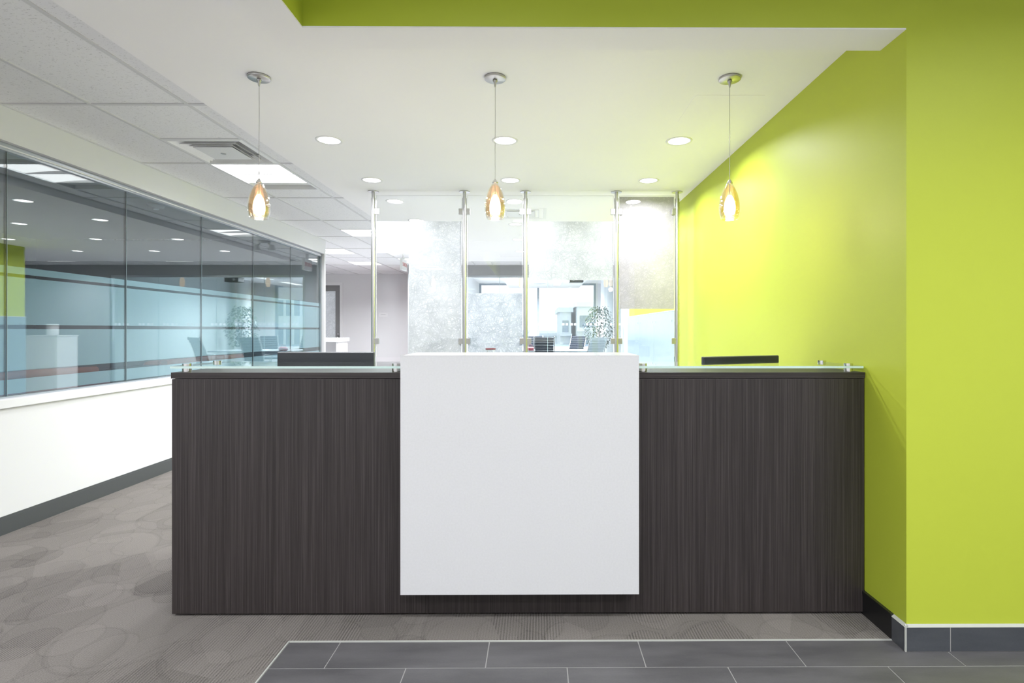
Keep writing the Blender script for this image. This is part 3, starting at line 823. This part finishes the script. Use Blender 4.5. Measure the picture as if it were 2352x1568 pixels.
pd = thing('white_pedestal', (2.05, 10.2, 0), 'white pedestal cabinet standing in the passage beyond the green wall', 'cabinet')
B(1.75, 2.35, 10.0, 10.45, .04, 1.18).build('body', M['white_metal'], pd, bevel=.004)
B(1.77, 2.33, 10.02, 10.43, 0, .04).build('plinth', M['toe'], pd)
B(1.74, 2.36, 9.99, 10.46, 1.18, 1.20).build('top', M['white_metal'], pd, bevel=.003)
B(1.78, 2.32, 9.993, 10.0, .08, 1.15).build('door', M['white_metal'], pd, bevel=.002)
jar = thing('white_canister', (2.0, 10.2, 1.20), 'white cylindrical canister standing on the white pedestal', 'canister')
MB().lathe([(0, 0), (.085, 0), (.087, .004), (.087, .17), (0, .17)], n=28).build('body', M['white_metal'], jar, local=True)
MB().lathe([(0, .17), (.089, .17), (.089, .20), (.08, .205), (0, .205)], n=28).build('lid', M['white_metal'], jar, local=True)

# ------------------------------------------------------------------ lounge seating behind the left glazing
def sofa(y0, y1, label, name='lounge_sofa', mats=('red_sofa', 'maroon'), cat='sofa', group='red lounge sofas', ncush=2, zt=.965):
    t = thing(name, (-4.25, (y0+y1)/2, 0), label, cat, group)
    A, C = M[mats[0]], M[mats[1]]
    for yy in (y0+.06, y1-.10):
        for xx in (-3.95, -4.72): B(xx, xx+.04, yy, yy+.04, 0, .10).build('foot', M['satin'], t)
    B(-4.80, -3.86, y0, y1, .10, .34).build('base', C, t, bevel=.02)
    B(-4.02, -3.80, y0+.0, y1-.0, .30, zt-.03).build('backrest', C, t, bevel=.03)
    for yy in (y0, y1-.16): B(-4.80, -4.02, yy, yy+.16, .34, .66).build('armrest', C, t, bevel=.04)
    w = (y1-y0-.34)/ncush
    for i in range(ncush):
        a = y0+.17+i*w
        B(-4.78, -4.05, a, a+w-.01, .34, .50).build('seat_cushion', A, t, bevel=.04)
        B(-4.25, -4.01, a, a+w-.01, .50, zt).build('back_cushion', A, t, bevel=.06, segs=3)
    MB().tube([(-3.91, y0+.05, zt-.02), (-3.91, (y0+y1)/2, zt-.005), (-3.91, y1-.05, zt-.02)], .035, 10).build('top_roll', A, t)
    return t
sofa(3.55, 4.95, 'red and maroon leather sofa behind the frosted glazing, away from the desk')
sofa(5.75, 7.35, 'red leather sofa behind the glazing, above the desk counter end')
ac = sofa(5.00, 5.70, 'black leather lounge chair between the two red sofas', 'lounge_chair', ('black_leather', 'black_leather'), 'chair', None, 1, .93)

# ------------------------------------------------------------------ boardroom furniture
tb_ = thing('boardroom_table', (.55, 15.0, 0), 'long pale boardroom table with white papers', 'table')
B(-.55, 1.65, 14.35, 15.75, .715, .75).build('top', M['table'], tb_, bevel=.006)
for x in (-.2, 1.3):
    B(x-.04, x+.04, 14.75, 15.35, .03, .715).build('leg', M['satin'], tb_); B(x-.06, x+.06, 14.6, 15.5, 0, .03).build('foot', M['satin'], tb_)
for (x, y, r, w) in ((.9, 14.9, .2, 'nearer the glass'), (.6, 15.2, -.3, 'nearer the window')):
    pp = B(-.105, .105, -.15, .15, 0, .012).build('paper_stack', M['sign_white']); pp.location = (x, y, .75); pp.rotation_euler = (0, 0, r)
    tag(pp, 'white stack of paper on the boardroom table, '+w, 'paper', 'papers on the boardroom table')
def board_chair(mat):
    t = thing('office_chair', (0, 0, 0), 'ribbed leather swivel chair at the boardroom table', 'chair', 'boardroom chairs')
    B(-.24, .24, -.24, .24, .44, .50).build('seat', M[mat], t, local=True, bevel=.02)
    n = 9; vs = []
    bk = MB()
    for i in range(n):
        z0 = .52+i*.066; yb = -.20-.028*i*(.55+.06*i)
        bk.box(-.23, .23, yb-.02, yb+.014, z0, z0+.064)
    b = bk.build('backrest', M[mat], t, local=True, bevel=.008)
    for s in (-1, 1):
        MB().tube([(s*.245, -.21, .52), (s*.25, -.30, .82), (s*.25, -.43, 1.13)], .011).build('back_frame', M['chrome'], t, local=True)
        MB().tube([(s*.245, .16, .47), (s*.285, .15, .66), (s*.285, -.22, .68), (s*.25, -.25, .66)], .011).build('armrest', M['chrome'], t, local=True)
    MB().cyl((0, 0), .028, .10, .44, 16).build('post', M['chrome'], t, local=True)
    for k in range(5):
        a = 2*PI*k/5
        l = MB().tube([(0, 0, .11), (.3*math.cos(a), .3*math.sin(a), .075)], [.024, .014]).build('leg', M['chrome'], t, local=True)
        MB().cyl((.3*math.cos(a), .03+0), .03, .3*math.sin(a)-.012, .3*math.sin(a)+.012, 14, axis='y').build('caster', M['black'], l, local=True)
    return t
ch = board_chair('chair_dark'); ch.location = (.14, 13.95, 0)
ch['label'] = 'dark ribbed swivel chair at the boardroom table, back turned to the glass'
for (x, y, rz, lab) in ((-.12, 16.05, PI, 'dark ribbed swivel chair on the window side of the table'), (1.0, 16.35, 2.6, 'dark ribbed swivel chair by the potted ficus')):
    cc = copy_tree(ch); cc.location = (x, y, 0); cc.rotation_euler = (0, 0, rz); cc['label'] = lab
ch2 = board_chair('chair_light'); ch2.location = (1.28, 13.9, 0); ch2.rotation_euler = (0, 0, .5)
ch2['label'] = 'pale ribbed swivel chair turned sideways by the fabric wall'
cc = copy_tree(ch2); cc.location = (-1.0, 14.9, 0); cc.rotation_euler = (0, 0, -PI/2); cc['label'] = 'pale ribbed swivel chair at the table end by the plain wall'

fc = thing('potted_ficus', (1.78, 16.25, 0), 'leafy ficus tree in a white pot beside the round column', 'plant')
MB().lathe([(0, 0), (.16, 0), (.19, .36), (.205, .38), (.185, .38), (.175, .33), (0, .33)], n=24).build('pot', M['pot'], fc, local=True)
MB().lathe([(0, .345), (.178, .345)], n=20).build('soil', M['soil'], fc, local=True)
tr = MB().tube([(0, 0, .33), (.02, .01, .6), (-.01, 0, .9), (.01, 0, 1.2), (0, 0, 1.5)], [.022, .02, .018, .015, .008]).build('trunk', M['bark'], fc, local=True)
lf = MB()
for k in range(16):
    a = k*2.4; z = .95+.05*k; r = .38*math.sin(PI*min(1, .25+.75*(1-(z-.95)/1.1)))+.06
    MB().tube([(0, 0, z-.12), (r*.5*math.cos(a), r*.5*math.sin(a), z), (r*math.cos(a), r*math.sin(a), z+.03)], [.007, .005, .003], 6).build('branch', M['bark'], fc, local=True)
for k in range(950):
    z = random.uniform(.82, 2.0); u = (z-.82)/1.18
    R = .44*math.sin(PI*(.18+.70*u))**.7*random.uniform(.35, 1.0)**.5; a = random.uniform(0, 2*PI)
    p = Vector((R*math.cos(a), R*math.sin(a), z+random.uniform(-.03, .03)))
    d = Vector((math.cos(a)*.7, math.sin(a)*.7, -random.uniform(.3, 1.1))).normalized(); d = (d+Vector((random.uniform(-.5, .5), random.uniform(-.5, .5), 0))).normalized()
    s = d.cross(Vector((0, 0, 1))).normalized(); s = (s+Vector((0, 0, random.uniform(-.5, .5)))).normalized()
    L = random.uniform(.06, .10); W = L*.24
    lf.add([p, p+d*L*.45+s*W, p+d*L, p+d*L*.45-s*W], [(0, 1, 2, 3)])
fo = lf.build('foliage', M['leaf'], fc, local=True); fo['kind'] = 'stuff'

for i, (x, y) in enumerate(((1.62, 13.3), (-.43, 13.3))):
    t = thing('boardroom_pendant', (x, y, 2.86), ['small opal pendant inside the boardroom before the column', 'small opal pendant inside the boardroom before the plain wall'][i], 'pendant lamp', 'small boardroom pendants')
    MB().cyl((0, 0), .05, -.012, 0, 20).build('canopy', M['satin'], t, local=True)
    MB().tube([(0, 0, -.01), (0, 0, -.33)], .003).build('cord', M['satin'], t, local=True)
    MB().lathe([(0, -.31), (.03, -.31), (.052, -.37), (.055, -.45), (.04, -.53), (0, -.53)], n=20).build('shade', M['opal'], t, local=True)
prj = thing('ceiling_projector', (.98, 14.4, 2.50), 'dark projector hung under the boardroom ceiling', 'projector')
B(.80, 1.16, 14.25, 14.55, 2.53, 2.65).build('body', M['black'], prj, bevel=.01)
MB().cyl((.9, 2.59), .035, 14.23, 14.26, 16, axis='y').build('lens', M['chrome'], prj)
MB().cyl((.98, 14.4), .02, 2.65, 2.706, 14).build('mount', M['black'], prj)
for i, (x0, x1, y0, y1, z) in enumerate(((.45, .70, 14.3, 15.5, 2.706), (.45, .70, 16.2, 17.4, 2.706), (-.8, -.55, 14.3, 15.5, 2.706), (-.8, -.55, 16.2, 17.4, 2.706))):
    t = thing('strip_light', ((x0+x1)/2, (y0+y1)/2, z), ['narrow lit strip beside the boardroom projector', 'narrow lit strip by the boardroom window, on the ficus side', 'narrow lit strip near the boardroom glass, by the plain wall', 'narrow lit strip by the boardroom window, by the plain wall'][i], 'ceiling light', 'boardroom strip lights')
    B(x0, x1, y0, y1, z-.006, z).build('frame', M['white_metal'], t)
    B(x0+.015, x1-.015, y0+.015, y1-.015, z-.008, z-.006).build('lens', M['lamp_soft'], t)
    light('lamp', t, (0, 0, -.02), 'AREA', BOARD_W, .2, size_y=1.0, shape='RECTANGLE', spread=2.8)
diffuser(.05, 15.2, 2.706, .55, 'square air diffuser over the boardroom table, nearer the glass front', 'boardroom air diffusers')
diffuser(.05, 16.9, 2.706, .55, 'square air diffuser over the boardroom table, nearer the outside window', 'boardroom air diffusers')
bag = thing('red_bag', (-.22, 14.55, .75), 'small red bag lying on the boardroom table end', 'bag')
MB().lathe([(0, 0), (.09, 0), (.115, .03), (.11, .07), (.07, .10), (0, .105)], n=24).build('body', M['maroon'], bag, local=True)
MB().tube([(-.06, 0, .095), (-.04, 0, .15), (.04, 0, .15), (.06, 0, .095)], .006).build('handle', M['maroon'], bag, local=True)

# ------------------------------------------------------------------ city beyond the window
GZ = -14.0
gr = struct('city_ground', B(-300, 400, 25, 900, GZ-.5, GZ), M['city_ground'])
def building(x0, x1, y0, y1, zt, label, rows_, colsn, mat='city_white', bands=False, group=None, zmin=None):
    t = thing('apartment_building', ((x0+x1)/2, (y0+y1)/2, GZ), label, 'building', group)
    B(x0, x1, y0, y1, GZ, zt).build('walls', M[mat], t)
    B(x0-.3, x1+.3, y0-.3, y1+.3, zt, zt+.6).build('parapet', M[mat], t)
    fh = 3.1; k = 0; z = zt-2.6
    wm = None
    while k < rows_:
        if bands:
            B(x0+.3, x1-.3, y0-.06, y0, z, z+1.5).build('window_band', M['city_glass'], t)
            B(x0-.1, x1+.1, y0-.9, y0, z-.5, z-.2).build('balcony_slab', M[mat], t)
        else:
            cw = (x1-x0)/colsn
            for j in range(colsn):
                xx = x0+(j+.5)*cw
                if wm is None:
                    o = B(-cw*.32, cw*.32, -.06, 0, 0, 1.7).build('window', M['city_glass'], t, local=True); wm = o.data
                else:
                    o = bpy.data.objects.new('window', wm); COL.objects.link(o); o.parent = t
                o.location = Vector((xx, y0, z)) - t.location
        z -= fh; k += 1
    return t
building(4.9, 9.5, 70, 84, 4.2, 'pale mid-rise with balcony bands beyond the potted ficus', 6, 4, bands=True)
building(2.8, 4.2, 72, 84, 3.6, 'glassy stair tower beside the pale mid-rise', 6, 1, 'city_grey', bands=True)
building(17.0, 25.0, 60, 72, 24, 'tall pale tower with a grid of windows', 12, 9)
building(26.5, 38, 75, 90, 12, 'broad lower block next to the tall tower', 8, 10, 'city_grey')
rnd = random.Random(3)
taken = [(2.4, 10, 69, 85)]
def free(x0, x1, y0, y1):
    if any(x0 < b+1 and x1 > a-1 and y0 < d+1 and y1 > c-1 for a, b, c, d in taken): return False
    taken.append((x0, x1, y0, y1)); return True
n_b = 0
for _try in range(600):
    if n_b >= 22: break
    d = rnd.uniform(75, 240); x = rnd.uniform(-.14, .10)*d; w = rnd.uniform(5, 11)
    if not free(x, x+w, d, d+8): continue
    n_b += 1
    zt = 1.3-rnd.uniform(4, 34)*d/1270
    building(x, x+w, d, d+8, max(zt, GZ+3), 'low pale building far below the boardroom window', 2, 4, rnd.choice(['city_white', 'city_white', 'city_grey']), group='low buildings beyond the window')
n_b = 0
for _try in range(600):
    if n_b >= 14: break
    d = rnd.uniform(60, 150); x = rnd.uniform(-.20, .10)*d; h = rnd.uniform(8, 13.0)
    if not free(x-2.4, x+2.4, d-2.4, d+2.4): continue
    n_b += 1
    t = thing('street_tree', (x, d, GZ), 'pale green street tree far below the boardroom window', 'tree', 'trees beyond the window')
    MB().tube([(0, 0, 0), (0, 0, h*.5)], [.25, .15]).build('trunk', M['bark'], t, local=True)
    m = MB()
    for k in range(7):
        a = rnd.uniform(0, 6.28); r = rnd.uniform(0, 1.6); zz = h*.45+rnd.uniform(0, h*.42); R = rnd.uniform(1.0, 1.9)
        m.lathe([(0.01, -R), (R*.7, -R*.7), (R, 0), (R*.7, R*.7), (.01, R)], (r*math.cos(a), r*math.sin(a), zz), 8)
    m.build('crown', M['city_tree'], t, local=True)
